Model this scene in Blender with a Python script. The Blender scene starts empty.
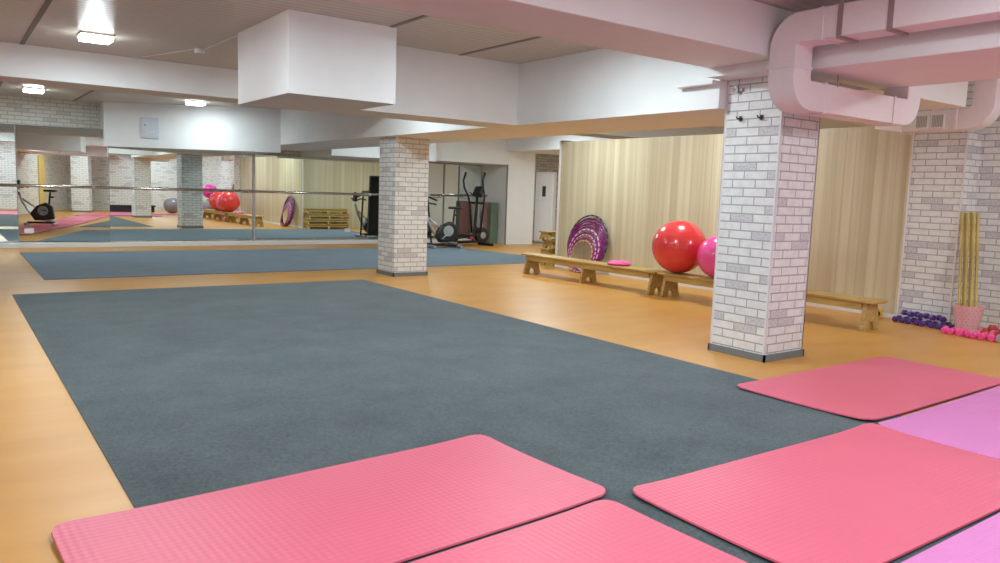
import bpy, math, random
from mathutils import Vector, Matrix
random.seed(7)
sc = bpy.context.scene
COL = sc.collection
R = math.radians

# ---------------------------------------------------------------- helpers
class MB:
    """collects geometry for one mesh object"""
    def __init__(s): s.v = []; s.f = []
    def add(s, vs, fs):
        o = len(s.v); s.v += [tuple(p) for p in vs]; s.f += [tuple(i + o for i in f) for f in fs]; return s
    def box(s, x0, x1, y0, y1, z0, z1):
        vs = [(x, y, z) for z in (z0, z1) for y in (y0, y1) for x in (x0, x1)]
        return s.add(vs, [(0, 2, 3, 1), (4, 5, 7, 6), (0, 1, 5, 4), (2, 6, 7, 3), (0, 4, 6, 2), (1, 3, 7, 5)])
    def prism(s, poly, a0, a1, axis='z'):
        """extrude a 2D polygon; axis z: poly=(x,y); axis y: poly=(x,z); axis x: poly=(y,z)"""
        n = len(poly)
        def P(p, a): return (p[0], p[1], a) if axis == 'z' else ((p[0], a, p[1]) if axis == 'y' else (a, p[0], p[1]))
        vs = [P(p, a0) for p in poly] + [P(p, a1) for p in poly]
        fs = [tuple(range(n))[::-1], tuple(range(n, 2 * n))] + [(i, (i + 1) % n, n + (i + 1) % n, n + i) for i in range(n)]
        return s.add(vs, fs)
    def tube(s, pts, r, n=10, closed=False):
        pts = [Vector(p) for p in pts]; m = len(pts)
        rs = r if isinstance(r, (list, tuple)) else [r] * m
        up = None; vs = []
        for i, p in enumerate(pts):
            if closed: t = pts[(i + 1) % m] - pts[i - 1]
            else: t = pts[min(i + 1, m - 1)] - pts[max(i - 1, 0)]
            t.normalize()
            if up is None:
                up = Vector((0, 0, 1)) if abs(t.z) < .9 else Vector((1, 0, 0))
            u = up - t * up.dot(t)
            if u.length < 1e-4: u = t.orthogonal()
            u.normalize(); up = u; w = t.cross(u)
            for k in range(n):
                a = 2 * math.pi * k / n
                vs.append(p + (u * math.cos(a) + w * math.sin(a)) * rs[i])
        fs = []
        for i in range(m if closed else m - 1):
            j = (i + 1) % m
            for k in range(n):
                l = (k + 1) % n
                fs.append((i * n + k, i * n + l, j * n + l, j * n + k))
        if not closed: fs += [tuple(range(n))[::-1], tuple(range((m - 1) * n, m * n))]
        return s.add(vs, fs)
    def lathe(s, prof, c=(0, 0, 0), n=32, axis='z'):
        """prof = [(r, h)...] around an axis through c"""
        vs = []; m = len(prof)
        for r, h in prof:
            for k in range(n):
                a = 2 * math.pi * k / n
                x, y = r * math.cos(a), r * math.sin(a)
                p = (x, y, h) if axis == 'z' else ((x, h, y) if axis == 'y' else (h, x, y))
                vs.append((p[0] + c[0], p[1] + c[1], p[2] + c[2]))
        fs = [(i * n + k, i * n + (k + 1) % n, (i + 1) * n + (k + 1) % n, (i + 1) * n + k) for i in range(m - 1) for k in range(n)]
        fs += [tuple(range(n))[::-1], tuple(range((m - 1) * n, m * n))]
        return s.add(vs, fs)
    def sphere(s, c, r, n=48, m=28, sz=1.0):
        prof = [(max(1e-4, r * math.sin(math.pi * i / m)), -r * sz * math.cos(math.pi * i / m)) for i in range(m + 1)]
        return s.lathe(prof, c, n)
    def torus(s, c, R0, r, n=64, k=10):
        return s.tube([(c[0] + R0 * math.cos(2 * math.pi * i / n), c[1] + R0 * math.sin(2 * math.pi * i / n), c[2]) for i in range(n)], r, k, closed=True)

def link_mesh(name, mb, mat, parent=None, loc=(0, 0, 0), rot=None, smooth=False, bevel=0, uv=False, seg=2):
    me = bpy.data.meshes.new(name); me.from_pydata(mb.v, [], mb.f); me.validate()
    import bmesh
    b = bmesh.new(); b.from_mesh(me); bmesh.ops.recalc_face_normals(b, faces=b.faces); b.to_mesh(me); b.free()
    me.materials.append(mat)
    if smooth:
        me.polygons.foreach_set('use_smooth', [True] * len(me.polygons))
    o = bpy.data.objects.new(name, me); COL.objects.link(o)
    if parent: o.parent = parent
    o.location = loc
    if rot: o.rotation_euler = rot
    if smooth == 'auto':
        try: me.set_sharp_from_angle(angle=R(35))
        except Exception: pass
    if uv:
        L = me.uv_layers.new(name='UVMap')
        for p in me.polygons:
            nx, ny, nz = (abs(c) for c in p.normal)
            for li in p.loop_indices:
                q = me.vertices[me.loops[li].vertex_index].co
                if nz > nx and nz > ny: L.data[li].uv = (q.x, q.y)
                elif nx > ny: L.data[li].uv = (q.y + 37.03, q.z)
                else: L.data[li].uv = (q.x, q.z)
    if bevel:
        m = o.modifiers.new('Bevel', 'BEVEL'); m.width = bevel; m.segments = seg; m.limit_method = 'ANGLE'; m.angle_limit = R(40)
        me.polygons.foreach_set('use_smooth', [True] * len(me.polygons))
        try: me.set_sharp_from_angle(angle=R(35))
        except Exception: pass
    return o

def tag(o, label, cat, group=None, kind=None):
    o['label'] = label; o['category'] = cat
    if group: o['group'] = group
    if kind: o['kind'] = kind
    return o

def thing(name, label, cat, loc=(0, 0, 0), rotz=0, group=None, rot=None):
    o = bpy.data.objects.new(name, None); COL.objects.link(o); o.empty_display_size = .1
    o.location = loc; o.rotation_euler = rot or (0, 0, rotz)
    return tag(o, label, cat, group)

def struct(name, mb, mat, **k):
    o = link_mesh(name, mb, mat, **k); o['kind'] = 'structure'; return o

def copy_tree(o, parent=None):
    c = o.copy(); COL.objects.link(c)
    if parent: c.parent = parent
    for ch in list(o.children): copy_tree(ch, c)
    return c

# ---------------------------------------------------------------- materials
def newmat(name):
    m = bpy.data.materials.new(name); m.use_nodes = True
    nt = m.node_tree; b = nt.nodes['Principled BSDF']
    return m, nt, b

def simple(name, col, rough=.5, metal=0, noise=.04, nscale=30, bump=0, coat=0, sheen=0):
    m, nt, b = newmat(name)
    b.inputs['Roughness'].default_value = rough; b.inputs['Metallic'].default_value = metal
    if coat: b.inputs['Coat Weight'].default_value = coat; b.inputs['Coat Roughness'].default_value = .15
    if sheen: b.inputs['Sheen Weight'].default_value = sheen; b.inputs['Sheen Roughness'].default_value = .5
    tc = nt.nodes.new('ShaderNodeTexCoord'); nz = nt.nodes.new('ShaderNodeTexNoise')
    nz.inputs['Scale'].default_value = nscale; nz.inputs['Detail'].default_value = 4
    nt.links.new(tc.outputs['Object'], nz.inputs['Vector'])
    rp = nt.nodes.new('ShaderNodeValToRGB')
    lo = [max(0, c * (1 - noise)) for c in col]; hi = [min(1, c * (1 + noise)) for c in col]
    rp.color_ramp.elements[0].position = .3; rp.color_ramp.elements[1].position = .7
    rp.color_ramp.elements[0].color = (*lo, 1); rp.color_ramp.elements[1].color = (*hi, 1)
    nt.links.new(nz.outputs['Fac'], rp.inputs['Fac']); nt.links.new(rp.outputs['Color'], b.inputs['Base Color'])
    if bump:
        bp = nt.nodes.new('ShaderNodeBump'); bp.inputs['Strength'].default_value = bump; bp.inputs['Distance'].default_value = .01
        nt.links.new(nz.outputs['Fac'], bp.inputs['Height']); nt.links.new(bp.outputs['Normal'], b.inputs['Normal'])
    return m

def brick(name, white=(.77, .775, .775), lilac=(.47, .45, .50), mortar=(.36, .35, .37), bw=.222, bh=.0700, amount=.80):
    m, nt, b = newmat(name); N = nt.nodes.new; Lk = nt.links.new
    b.inputs['Roughness'].default_value = .55
    uv = N('ShaderNodeUVMap'); uv.uv_map = 'UVMap'
    br = N('ShaderNodeTexBrick'); br.offset = .5; br.squash = 1
    br.inputs['Scale'].default_value = 1; br.inputs['Brick Width'].default_value = bw; br.inputs['Row Height'].default_value = bh
    br.inputs['Mortar Size'].default_value = .0060; br.inputs['Mortar Smooth'].default_value = .25; br.inputs['Bias'].default_value = 0
    br.inputs['Color1'].default_value = (0, 0, 0, 1); br.inputs['Color2'].default_value = (1, 1, 1, 1); br.inputs['Mortar'].default_value = (0, 0, 0, 1)
    Lk(uv.outputs['UV'], br.inputs['Vector'])
    rp = N('ShaderNodeValToRGB'); rp.color_ramp.interpolation = 'CONSTANT'
    rp.color_ramp.elements[0].color = (0, 0, 0, 1); rp.color_ramp.elements[1].color = (1, 1, 1, 1); rp.color_ramp.elements[1].position = amount
    Lk(br.outputs['Color'], rp.inputs['Fac'])
    nz = N('ShaderNodeTexNoise'); nz.inputs['Scale'].default_value = 55; nz.inputs['Detail'].default_value = 6; nz.inputs['Roughness'].default_value = .7
    Lk(uv.outputs['UV'], nz.inputs['Vector'])
    r2 = N('ShaderNodeValToRGB'); r2.color_ramp.elements[0].position = .42; r2.color_ramp.elements[1].position = .60
    r2.color_ramp.elements[0].color = (*lilac, 1); r2.color_ramp.elements[1].color = (*[c * .86 for c in white], 1)
    Lk(nz.outputs['Fac'], r2.inputs['Fac'])
    nz2 = N('ShaderNodeTexNoise'); nz2.inputs['Scale'].default_value = 14; nz2.inputs['Detail'].default_value = 5
    Lk(uv.outputs['UV'], nz2.inputs['Vector'])
    r3 = N('ShaderNodeValToRGB'); r3.color_ramp.elements[0].position = .3; r3.color_ramp.elements[1].position = .6
    r3.color_ramp.elements[0].color = (*[c * .87 for c in white], 1); r3.color_ramp.elements[1].color = (*white, 1)
    Lk(nz2.outputs['Fac'], r3.inputs['Fac'])
    mx = N('ShaderNodeMix'); mx.data_type = 'RGBA'
    Lk(rp.outputs['Color'], mx.inputs['Factor']); Lk(r3.outputs['Color'], mx.inputs[6]); Lk(r2.outputs['Color'], mx.inputs[7])
    m2 = N('ShaderNodeMix'); m2.data_type = 'RGBA'; m2.inputs[7].default_value = (*mortar, 1)
    Lk(br.outputs['Fac'], m2.inputs['Factor']); Lk(mx.outputs[2], m2.inputs[6])
    Lk(m2.outputs[2], b.inputs['Base Color'])
    bp = N('ShaderNodeBump'); bp.inputs['Strength'].default_value = .25; bp.inputs['Distance'].default_value = .004; bp.invert = True
    Lk(br.outputs['Fac'], bp.inputs['Height']); Lk(bp.outputs['Normal'], b.inputs['Normal'])
    return m

def wood_planks(name):
    """pale vertical laminate boards with fine vertical grain and thin dark joints"""
    m, nt, b = newmat(name); N = nt.nodes.new; Lk = nt.links.new
    b.inputs['Roughness'].default_value = .38
    uv = N('ShaderNodeUVMap'); uv.uv_map = 'UVMap'
    sep = N('ShaderNodeSeparateXYZ'); Lk(uv.outputs['UV'], sep.inputs[0])
    # board index
    sc_ = N('ShaderNodeMath'); sc_.operation = 'DIVIDE'; sc_.inputs[1].default_value = .125; Lk(sep.outputs['X'], sc_.inputs[0])
    fl = N('ShaderNodeMath'); fl.operation = 'FLOOR'; Lk(sc_.outputs[0], fl.inputs[0])
    wn = N('ShaderNodeTexWhiteNoise'); wn.noise_dimensions = '1D'; Lk(fl.outputs[0], wn.inputs['W'])
    fr = N('ShaderNodeMath'); fr.operation = 'FRACT'; Lk(sc_.outputs[0], fr.inputs[0])
    jt = N('ShaderNodeMath'); jt.operation = 'LESS_THAN'; jt.inputs[1].default_value = .05; Lk(fr.outputs[0], jt.inputs[0])
    # grain
    mp = N('ShaderNodeMapping'); mp.inputs['Scale'].default_value = (13, .25, 1); Lk(uv.outputs['UV'], mp.inputs[0])
    nz = N('ShaderNodeTexNoise'); nz.inputs['Scale'].default_value = 1; nz.inputs['Detail'].default_value = 5; nz.inputs['Distortion'].default_value = .3
    Lk(mp.outputs[0], nz.inputs['Vector'])
    ad = N('ShaderNodeMath'); ad.operation = 'MULTIPLY_ADD'; ad.inputs[1].default_value = .30; Lk(wn.outputs['Value'], ad.inputs[0])
    Lk(nz.outputs['Fac'], ad.inputs[2])
    rp = N('ShaderNodeValToRGB'); rp.color_ramp.elements[0].position = .42; rp.color_ramp.elements[1].position = .86
    rp.color_ramp.elements[0].color = (.51, .43, .28, 1); rp.color_ramp.elements[1].color = (.66, .585, .42, 1)
    Lk(ad.outputs[0], rp.inputs['Fac'])
    mx = N('ShaderNodeMix'); mx.data_type = 'RGBA'; mx.inputs[7].default_value = (.40, .30, .18, 1)
    sc2 = N('ShaderNodeMath'); sc2.operation = 'MULTIPLY'; sc2.inputs[1].default_value = .6; Lk(jt.outputs[0], sc2.inputs[0])
    Lk(sc2.outputs[0], mx.inputs['Factor']); Lk(rp.outputs['Color'], mx.inputs[6]); Lk(mx.outputs[2], b.inputs['Base Color'])
    return m

def plain_wood(name, c0, c1, axis=(1.5, 14, 14), rough=.45):
    m, nt, b = newmat(name); N = nt.nodes.new; Lk = nt.links.new
    b.inputs['Roughness'].default_value = rough
    tc = N('ShaderNodeTexCoord'); mp = N('ShaderNodeMapping'); mp.inputs['Scale'].default_value = axis; Lk(tc.outputs['Object'], mp.inputs[0])
    nz = N('ShaderNodeTexNoise'); nz.inputs['Scale'].default_value = 2; nz.inputs['Detail'].default_value = 6; nz.inputs['Distortion'].default_value = .6
    Lk(mp.outputs[0], nz.inputs['Vector'])
    rp = N('ShaderNodeValToRGB'); rp.color_ramp.elements[0].position = .35; rp.color_ramp.elements[1].position = .68
    rp.color_ramp.elements[0].color = (*c0, 1); rp.color_ramp.elements[1].color = (*c1, 1)
    Lk(nz.outputs['Fac'], rp.inputs['Fac']); Lk(rp.outputs['Color'], b.inputs['Base Color'])
    return m

def ceiling_mat(name, col):
    """ribbed plastic ceiling boards: narrow ribs running along X"""
    m, nt, b = newmat(name); N = nt.nodes.new; Lk = nt.links.new
    b.inputs['Roughness'].default_value = .28; b.inputs['Base Color'].default_value = (*col, 1)
    tc = N('ShaderNodeTexCoord'); sep = N('ShaderNodeSeparateXYZ'); Lk(tc.outputs['Object'], sep.inputs[0])
    mu = N('ShaderNodeMath'); mu.operation = 'MULTIPLY'; mu.inputs[1].default_value = 2 * math.pi / .10; Lk(sep.outputs['Y'], mu.inputs[0])
    sn = N('ShaderNodeMath'); sn.operation = 'SINE'; Lk(mu.outputs[0], sn.inputs[0])
    nz = N('ShaderNodeTexNoise'); nz.inputs['Scale'].default_value = 6; Lk(tc.outputs['Object'], nz.inputs['Vector'])
    hsv = N('ShaderNodeMix'); hsv.data_type = 'RGBA'; hsv.inputs[6].default_value = (*[c * .93 for c in col], 1); hsv.inputs[7].default_value = (*[min(1, c * 1.06) for c in col], 1)
    mr = N('ShaderNodeMapRange'); mr.inputs[1].default_value = -1; Lk(sn.outputs[0], mr.inputs[0]); Lk(mr.outputs[0], hsv.inputs['Factor'])
    Lk(hsv.outputs[2], b.inputs['Base Color'])
    bp = N('ShaderNodeBump'); bp.inputs['Strength'].default_value = .4; bp.inputs['Distance'].default_value = .004
    Lk(sn.outputs[0], bp.inputs['Height']); Lk(bp.outputs['Normal'], b.inputs['Normal'])
    return m

def floor_mat():
    m, nt, b = newmat('orange_vinyl'); N = nt.nodes.new; Lk = nt.links.new
    b.inputs['Roughness'].default_value = .38; b.inputs['Specular IOR Level'].default_value = .5
    tc = N('ShaderNodeTexCoord')
    mp = N('ShaderNodeMapping'); mp.inputs['Scale'].default_value = (.7, 3.2, 1); Lk(tc.outputs['Object'], mp.inputs[0])
    nz = N('ShaderNodeTexNoise'); nz.inputs['Scale'].default_value = 1.2; nz.inputs['Detail'].default_value = 7; Lk(mp.outputs[0], nz.inputs['Vector'])
    rp = N('ShaderNodeValToRGB'); rp.color_ramp.elements[0].position = .3; rp.color_ramp.elements[1].position = .7
    rp.color_ramp.elements[0].color = (.54, .255, .048, 1); rp.color_ramp.elements[1].color = (.61, .30, .068, 1)
    Lk(nz.outputs['Fac'], rp.inputs['Fac']); Lk(rp.outputs['Color'], b.inputs['Base Color'])
    n2 = N('ShaderNodeTexNoise'); n2.inputs['Scale'].default_value = 1.5; n2.inputs['Detail'].default_value = 3; Lk(tc.outputs['Object'], n2.inputs['Vector'])
    mr = N('ShaderNodeMapRange'); mr.inputs[3].default_value = .30; mr.inputs[4].default_value = .46; Lk(n2.outputs['Fac'], mr.inputs[0]); Lk(mr.outputs[0], b.inputs['Roughness'])
    return m

def carpet_mat(name, c0, c1):
    m, nt, b = newmat(name); N = nt.nodes.new; Lk = nt.links.new
    b.inputs['Roughness'].default_value = .95; b.inputs['Sheen Weight'].default_value = .35; b.inputs['Sheen Roughness'].default_value = .4
    b.inputs['Sheen Tint'].default_value = (.75, .88, 1, 1); b.inputs['Specular IOR Level'].default_value = .2
    tc = N('ShaderNodeTexCoord')
    nz = N('ShaderNodeTexNoise'); nz.inputs['Scale'].default_value = 70; nz.inputs['Detail'].default_value = 6; nz.inputs['Roughness'].default_value = .75; Lk(tc.outputs['Object'], nz.inputs['Vector'])
    n2 = N('ShaderNodeTexNoise'); n2.inputs['Scale'].default_value = 2.2; n2.inputs['Detail'].default_value = 8; n2.inputs['Roughness'].default_value = .65; Lk(tc.outputs['Object'], n2.inputs['Vector'])
    ad = N('ShaderNodeMath'); ad.operation = 'MULTIPLY_ADD'; ad.inputs[1].default_value = .45; Lk(n2.outputs['Fac'], ad.inputs[0]); Lk(nz.outputs['Fac'], ad.inputs[2])
    rp = N('ShaderNodeValToRGB'); rp.color_ramp.elements[0].position = .68; rp.color_ramp.elements[1].position = 1.0
    rp.color_ramp.elements[0].position = .6
    rp.color_ramp.elements[0].color = (*c0, 1); rp.color_ramp.elements[1].color = (*c1, 1)
    dv = N('ShaderNodeMath'); dv.operation = 'MULTIPLY'; dv.inputs[1].default_value = 1.08; Lk(ad.outputs[0], dv.inputs[0])
    Lk(dv.outputs[0], rp.inputs['Fac']); Lk(rp.outputs['Color'], b.inputs['Base Color'])
    bp = N('ShaderNodeBump'); bp.inputs['Strength'].default_value = .5; bp.inputs['Distance'].default_value = .004
    Lk(nz.outputs['Fac'], bp.inputs['Height']); Lk(bp.outputs['Normal'], b.inputs['Normal'])
    return m

def mat_foam(name, col):
    """exercise mat foam with an embossed diamond grid"""
    m, nt, b = newmat(name); N = nt.nodes.new; Lk = nt.links.new
    b.inputs['Roughness'].default_value = .42; b.inputs['Base Color'].default_value = (*col, 1); b.inputs['Specular IOR Level'].default_value = .4
    tc = N('ShaderNodeTexCoord'); mp = N('ShaderNodeMapping'); mp.inputs['Rotation'].default_value = (0, 0, R(45)); Lk(tc.outputs['Object'], mp.inputs[0])
    sep = N('ShaderNodeSeparateXYZ'); Lk(mp.outputs[0], sep.inputs[0])
    outs = []
    for ax in 'XY':
        mu = N('ShaderNodeMath'); mu.operation = 'MULTIPLY'; mu.inputs[1].default_value = 2 * math.pi / .042; Lk(sep.outputs[ax], mu.inputs[0])
        sn = N('ShaderNodeMath'); sn.operation = 'SINE'; Lk(mu.outputs[0], sn.inputs[0]); outs.append(sn)
    pr = N('ShaderNodeMath'); pr.operation = 'MULTIPLY'; Lk(outs[0].outputs[0], pr.inputs[0]); Lk(outs[1].outputs[0], pr.inputs[1])
    bp = N('ShaderNodeBump'); bp.inputs['Strength'].default_value = .22; bp.inputs['Distance'].default_value = .003
    Lk(pr.outputs[0], bp.inputs['Height']); Lk(bp.outputs['Normal'], b.inputs['Normal'])
    nz = N('ShaderNodeTexNoise'); nz.inputs['Scale'].default_value = 2.5; Lk(tc.outputs['Object'], nz.inputs['Vector'])
    mx = N('ShaderNodeMix'); mx.data_type = 'RGBA'; mx.inputs[6].default_value = (*[c * .94 for c in col], 1); mx.inputs[7].default_value = (*[min(1, c * 1.05) for c in col], 1)
    Lk(nz.outputs['Fac'], mx.inputs['Factor']); Lk(mx.outputs[2], b.inputs['Base Color'])
    return m

def tape_mat(name, c1, c2, n=18):
    """hoop wound with shiny tape in two colours"""
    m, nt, b = newmat(name); N = nt.nodes.new; Lk = nt.links.new
    b.inputs['Roughness'].default_value = .25
    tc = N('ShaderNodeTexCoord'); g = N('ShaderNodeTexGradient'); g.gradient_type = 'RADIAL'; Lk(tc.outputs['Object'], g.inputs[0])
    mu = N('ShaderNodeMath'); mu.operation = 'MULTIPLY'; mu.inputs[1].default_value = n; Lk(g.outputs['Fac'], mu.inputs[0])
    fr = N('ShaderNodeMath'); fr.operation = 'FRACT'; Lk(mu.outputs[0], fr.inputs[0])
    lt = N('ShaderNodeMath'); lt.operation = 'LESS_THAN'; lt.inputs[1].default_value = .4; Lk(fr.outputs[0], lt.inputs[0])
    mx = N('ShaderNodeMix'); mx.data_type = 'RGBA'; mx.inputs[6].default_value = (*c1, 1); mx.inputs[7].default_value = (*c2, 1)
    Lk(lt.outputs[0], mx.inputs['Factor']); Lk(mx.outputs[2], b.inputs['Base Color'])
    return m

def emit(name, col, s):
    m, nt, b = newmat(name)
    b.inputs['Base Color'].default_value = (.9, .9, .9, 1)
    b.inputs['Emission Color'].default_value = (*col, 1); b.inputs['Emission Strength'].default_value = s
    return m

def mirror_mat():
    m, nt, b = newmat('mirror_glass')
    b.inputs['Metallic'].default_value = 1; b.inputs['Roughness'].default_value = .0
    b.inputs['Base Color'].default_value = (.88, .95, .92, 1)
    return m

BR = brick('white_brick_wallpaper')
BRW = brick('cream_brick_wallpaper', white=(.72, .70, .62), lilac=(.48, .47, .48))
WOODW = wood_planks('pale_wood_panelling')
FLOOR = floor_mat()
CARP = carpet_mat('slate_carpet', (.024, .034, .037), (.102, .126, .130))
CARP2 = carpet_mat('slate_carpet_painted_sheen', (.075, .110, .145), (.15, .20, .245))  # same slate carpet, its glancing sheen put into a lighter, bluer colour
WHITE = simple('white_plaster', (.80, .81, .82), .6, noise=.02, nscale=4)
WHITEM = simple('white_gloss', (.82, .83, .86), .25, noise=.01)
SKIRT = simple('grey_skirting', (.17, .18, .19), .45)
TRIMW = simple('white_corner_trim', (.74, .73, .75), .4, noise=.02)
CEIL = ceiling_mat('ribbed_ceiling_panel', (.56, .50, .44))
DARKJ = simple('dark_joint_strip', (.20, .18, .17), .5)
CORAL = mat_foam('coral_foam', (.68, .130, .205))
LILAC = mat_foam('lilac_foam', (.66, .21, .50))
MATUNDER = simple('dark_mat_underside', (.07, .035, .05), .8)
BENCH = plain_wood('bench_wood', (.40, .245, .07), (.56, .38, .125), axis=(12, 1.2, 12))
STICKW = plain_wood('stick_wood', (.42, .31, .07), (.56, .43, .13), axis=(10, 10, 1))
BALLR = simple('red_ball_rubber', (.72, .045, .05), .22, noise=.03, coat=.4)
BALLP = simple('pink_ball_rubber', (.82, .08, .33), .22, noise=.03, coat=.4)
BALLM = simple('magenta_ball_rubber', (.75, .04, .36), .22, noise=.03, coat=.4)
BALLG = simple('grey_ball_rubber', (.25, .24, .27), .2, noise=.03, coat=.4)
BLACK = simple('black_plastic', (.018, .018, .02), .4)
BLACKM = simple('black_metal', (.03, .03, .032), .3, metal=.3)
SILVER = simple('silver_frame_paint', (.55, .56, .58), .3, metal=.7)
CHROME = simple('steel_rail', (.50, .42, .38), .22, metal=.9)
DUCT = simple('white_duct_plastic', (.82, .76, .79), .4, noise=.02)
GREY = simple('grey_plastic', (.33, .34, .35), .5)
PURPLE = simple('purple_vinyl', (.085, .03, .22), .35)
PINKV = simple('pink_vinyl', (.85, .07, .30), .35)
REDV = simple('red_vinyl', (.50, .05, .07), .4)
GREYV = simple('grey_vinyl', (.42, .36, .38), .5)
YELLOW = simple('yellow_plastic', (.72, .42, .05), .4)
BASKET = simple('pale_pink_plastic', (.80, .48, .53), .4)
STRAP = simple('hanger_strap_metal', (.36, .28, .29), .45, metal=.3)
MIRROR = mirror_mat()
LAMP = emit('lamp_diffuser', (.90, .98, 1.0), 14)
MATGREEN = simple('sage_foam', (.16, .23, .17), .7)
MATROSE = simple('rose_foam', (.50, .22, .22), .7)
DOORY = simple('yellow_door_paint', (.66, .47, .14), .5)

# ---------------------------------------------------------------- camera (horizontal turn 35.95 deg right of +Y, 6.6 deg down, rolled 1.95 deg)
YAW, PIT, ROL = R(35.948), R(6.637), R(1.952)
fwd = Vector((math.sin(YAW) * math.cos(PIT), math.cos(YAW) * math.cos(PIT), -math.sin(PIT)))
rt = Vector((math.cos(YAW), -math.sin(YAW), 0)); up = rt.cross(fwd)
r_ = rt * math.cos(ROL) + up * math.sin(ROL); u_ = -rt * math.sin(ROL) + up * math.cos(ROL)
cam = bpy.data.cameras.new('camera'); co = bpy.data.objects.new('camera', cam); COL.objects.link(co)
M = Matrix((r_, u_, -fwd)).transposed().to_4x4(); M.translation = Vector((0, 0, 1.3)); co.matrix_world = M
cam.sensor_width = 36; cam.lens = 36 * 769 / 1000; cam.clip_start = .02
sc.camera = co

# ---------------------------------------------------------------- the room
XL, YB, ZC = -2.7, -2.6, 2.72
BX0, BX1 = 5.26, 6.50          # the long beam that runs from the mirror wall towards the camera
struct('floor', MB().box(XL - .2, 14.8, YB - .2, 17.0, -.1, 0), FLOOR)
struct('ceiling', MB().box(XL - .2, 6.0, YB - .2, 17.0, ZC, ZC + .12), CEIL)
struct('ceiling_right', MB().box(6.0, 14.8, YB - .2, 17.0, ZC, ZC + .12), WHITE)
struct('wall_far', MB().box(XL - .2, 14.8, 16.66, 16.85, 0, ZC), BRW, uv=True)
struct('wall_left', MB().box(XL - .2, XL, YB - .2, 16.66, 0, ZC), BRW, uv=True)
struct('wall_back', MB().box(XL, 9.35, YB - .2, YB, 0, ZC), BR, uv=True)
struct('wall_right', MB().box(9.2, 9.35, YB, 4.52, 0, ZC), BR, uv=True)
struct('wall_right_far', MB().box(14.5, 14.7, 4.52, 16.66, 0, ZC), WHITE)
struct('wall_store', MB().box(9.35, 14.5, 4.40, 4.52, 0, ZC), WHITE)
# pale wood partition, lower than the ceiling, with a return towards the mirrors
w = MB().prism([(8.9, 4.425), (9.0, 4.425), (9.0, 10.47), (12.0, 10.47), (12.0, 10.57), (8.9, 10.57)], 0, 2.215)
pw = struct('wall_wood_partition', w, WOODW, uv=True)
pw['label'] = 'pale yellow wood panelled partition behind the benches'; pw['category'] = 'wall'
struct('baseboard_right', MB().box(8.885, 8.899, 4.43, 10.57, 0, .045), TRIMW)
struct('trim_1', MB().box(8.875, 8.905, 10.555, 10.585, 0, 2.225), TRIMW)
struct('trim_2', MB().box(8.88, 9.3, 10.45, 10.58, 2.216, 2.235), DARKJ)
# corner column with the sticks' niche
struct('wall_right_column', MB().box(8.87, 9.2, 3.845, 4.42, 0, ZC), BR, uv=True)
struct('trim_3', MB().box(8.862, 8.87, 4.405, 4.423, 0, 2.3).box(8.862, 8.87, 3.842, 3.858, 0, 2.3), TRIMW)
# white block beside the mirrors, and recess with the cooling unit
blk = MB().box(11.36, 12.22, 15.5, 16.66, 0, ZC)
struct('wall_mirror_end', blk, WHITE, bevel=.004)
struct('trim_4', MB().box(11.335, 11.36, 15.478, 15.5, 0, 1.97), SKIRT)
struct('trim_5', MB().box(9.0, 11.36, 15.5, 16.66, 1.975, ZC), WHITE)   # bulkhead over the mirrors, right part
struct('trim_6', MB().box(11.3, 14.5, 11.8, 15.499, 2.30, ZC), WHITE)
# bulkhead over the mirrors, left part (slightly out of level)
m = MB().prism([(2.50, 16.25), (5.262, 14.52), (5.262, 16.66), (2.50, 16.66)], 1.905, ZC)
struct('trim_7', m, WHITE)
struct('trim_8', MB().box(BX1, 9.0, 15.0, 16.66, 1.93, ZC), WHITE)
# long beam along Y: low part from the front pillar to the far wall, higher part towards the camera
struct('trim_9', MB().box(BX0, BX1, 4.245, 16.66, 2.05, ZC), WHITE, bevel=.004)
struct('trim_10', MB().box(BX0 - .02, BX1, YB, 3.60, 2.275, ZC), WHITE, bevel=.006)
# cross beams along X
struct('trim_11', MB().box(XL, BX0, 10.05, 10.66, 2.36, ZC), WHITE, bevel=.004)
struct('trim_12', MB().box(3.334, BX0 + .001, 7.04, 7.60, 2.05, ZC), WHITE, bevel=.003)
struct('trim_13', MB().box(XL, BX0 + .12, 3.585, 4.25, 2.36, ZC), WHITE, bevel=.006)
struct('trim_14', MB().box(BX1, 8.19, 3.60, 4.25, 2.28, ZC), WHITE, bevel=.004)
struct('trim_15', MB().box(2.34, 3.335, 6.29, 7.62, 2.05, ZC), WHITE, bevel=.004)  # boxed-in white block
struct('trim_16', MB().box(5.10, 5.90, 3.62, 4.25, 2.285, 2.362), WHITE)
struct('trim_17', MB().box(5.17, 5.26, 4.252, 4.66, 2.245, 2.275), WHITE)
struct('trim_18', MB().box(BX1, 14.5, 10.05, 10.66, 2.36, ZC), WHITE)
for i, b_ in enumerate([(XL, .15, 7.04, 7.60, 2.05), (XL, -.05, 2.5, 3.1, 2.05), (-2.1, -1.45, 3.1, 7.04, 2.05)]):
    struct('trim_%d' % (30 + i), MB().box(*b_, ZC), WHITE, bevel=.004)
# dark joint strips between the ceiling boards
for i, (x, y0, y1) in enumerate([(.76, 4.3, 10.04), (3.28, 4.3, 7.03), (4.48, 4.3, 7.03), (.80, 10.7, 16.6), (2.05, 10.7, 16.6), (3.3, -2.5, 3.5)]):
    struct('trim_%d' % (19 + i), MB().box(x - .022, x + .022, y0, y1, ZC - .006, ZC + .01), DARKJ)

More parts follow.
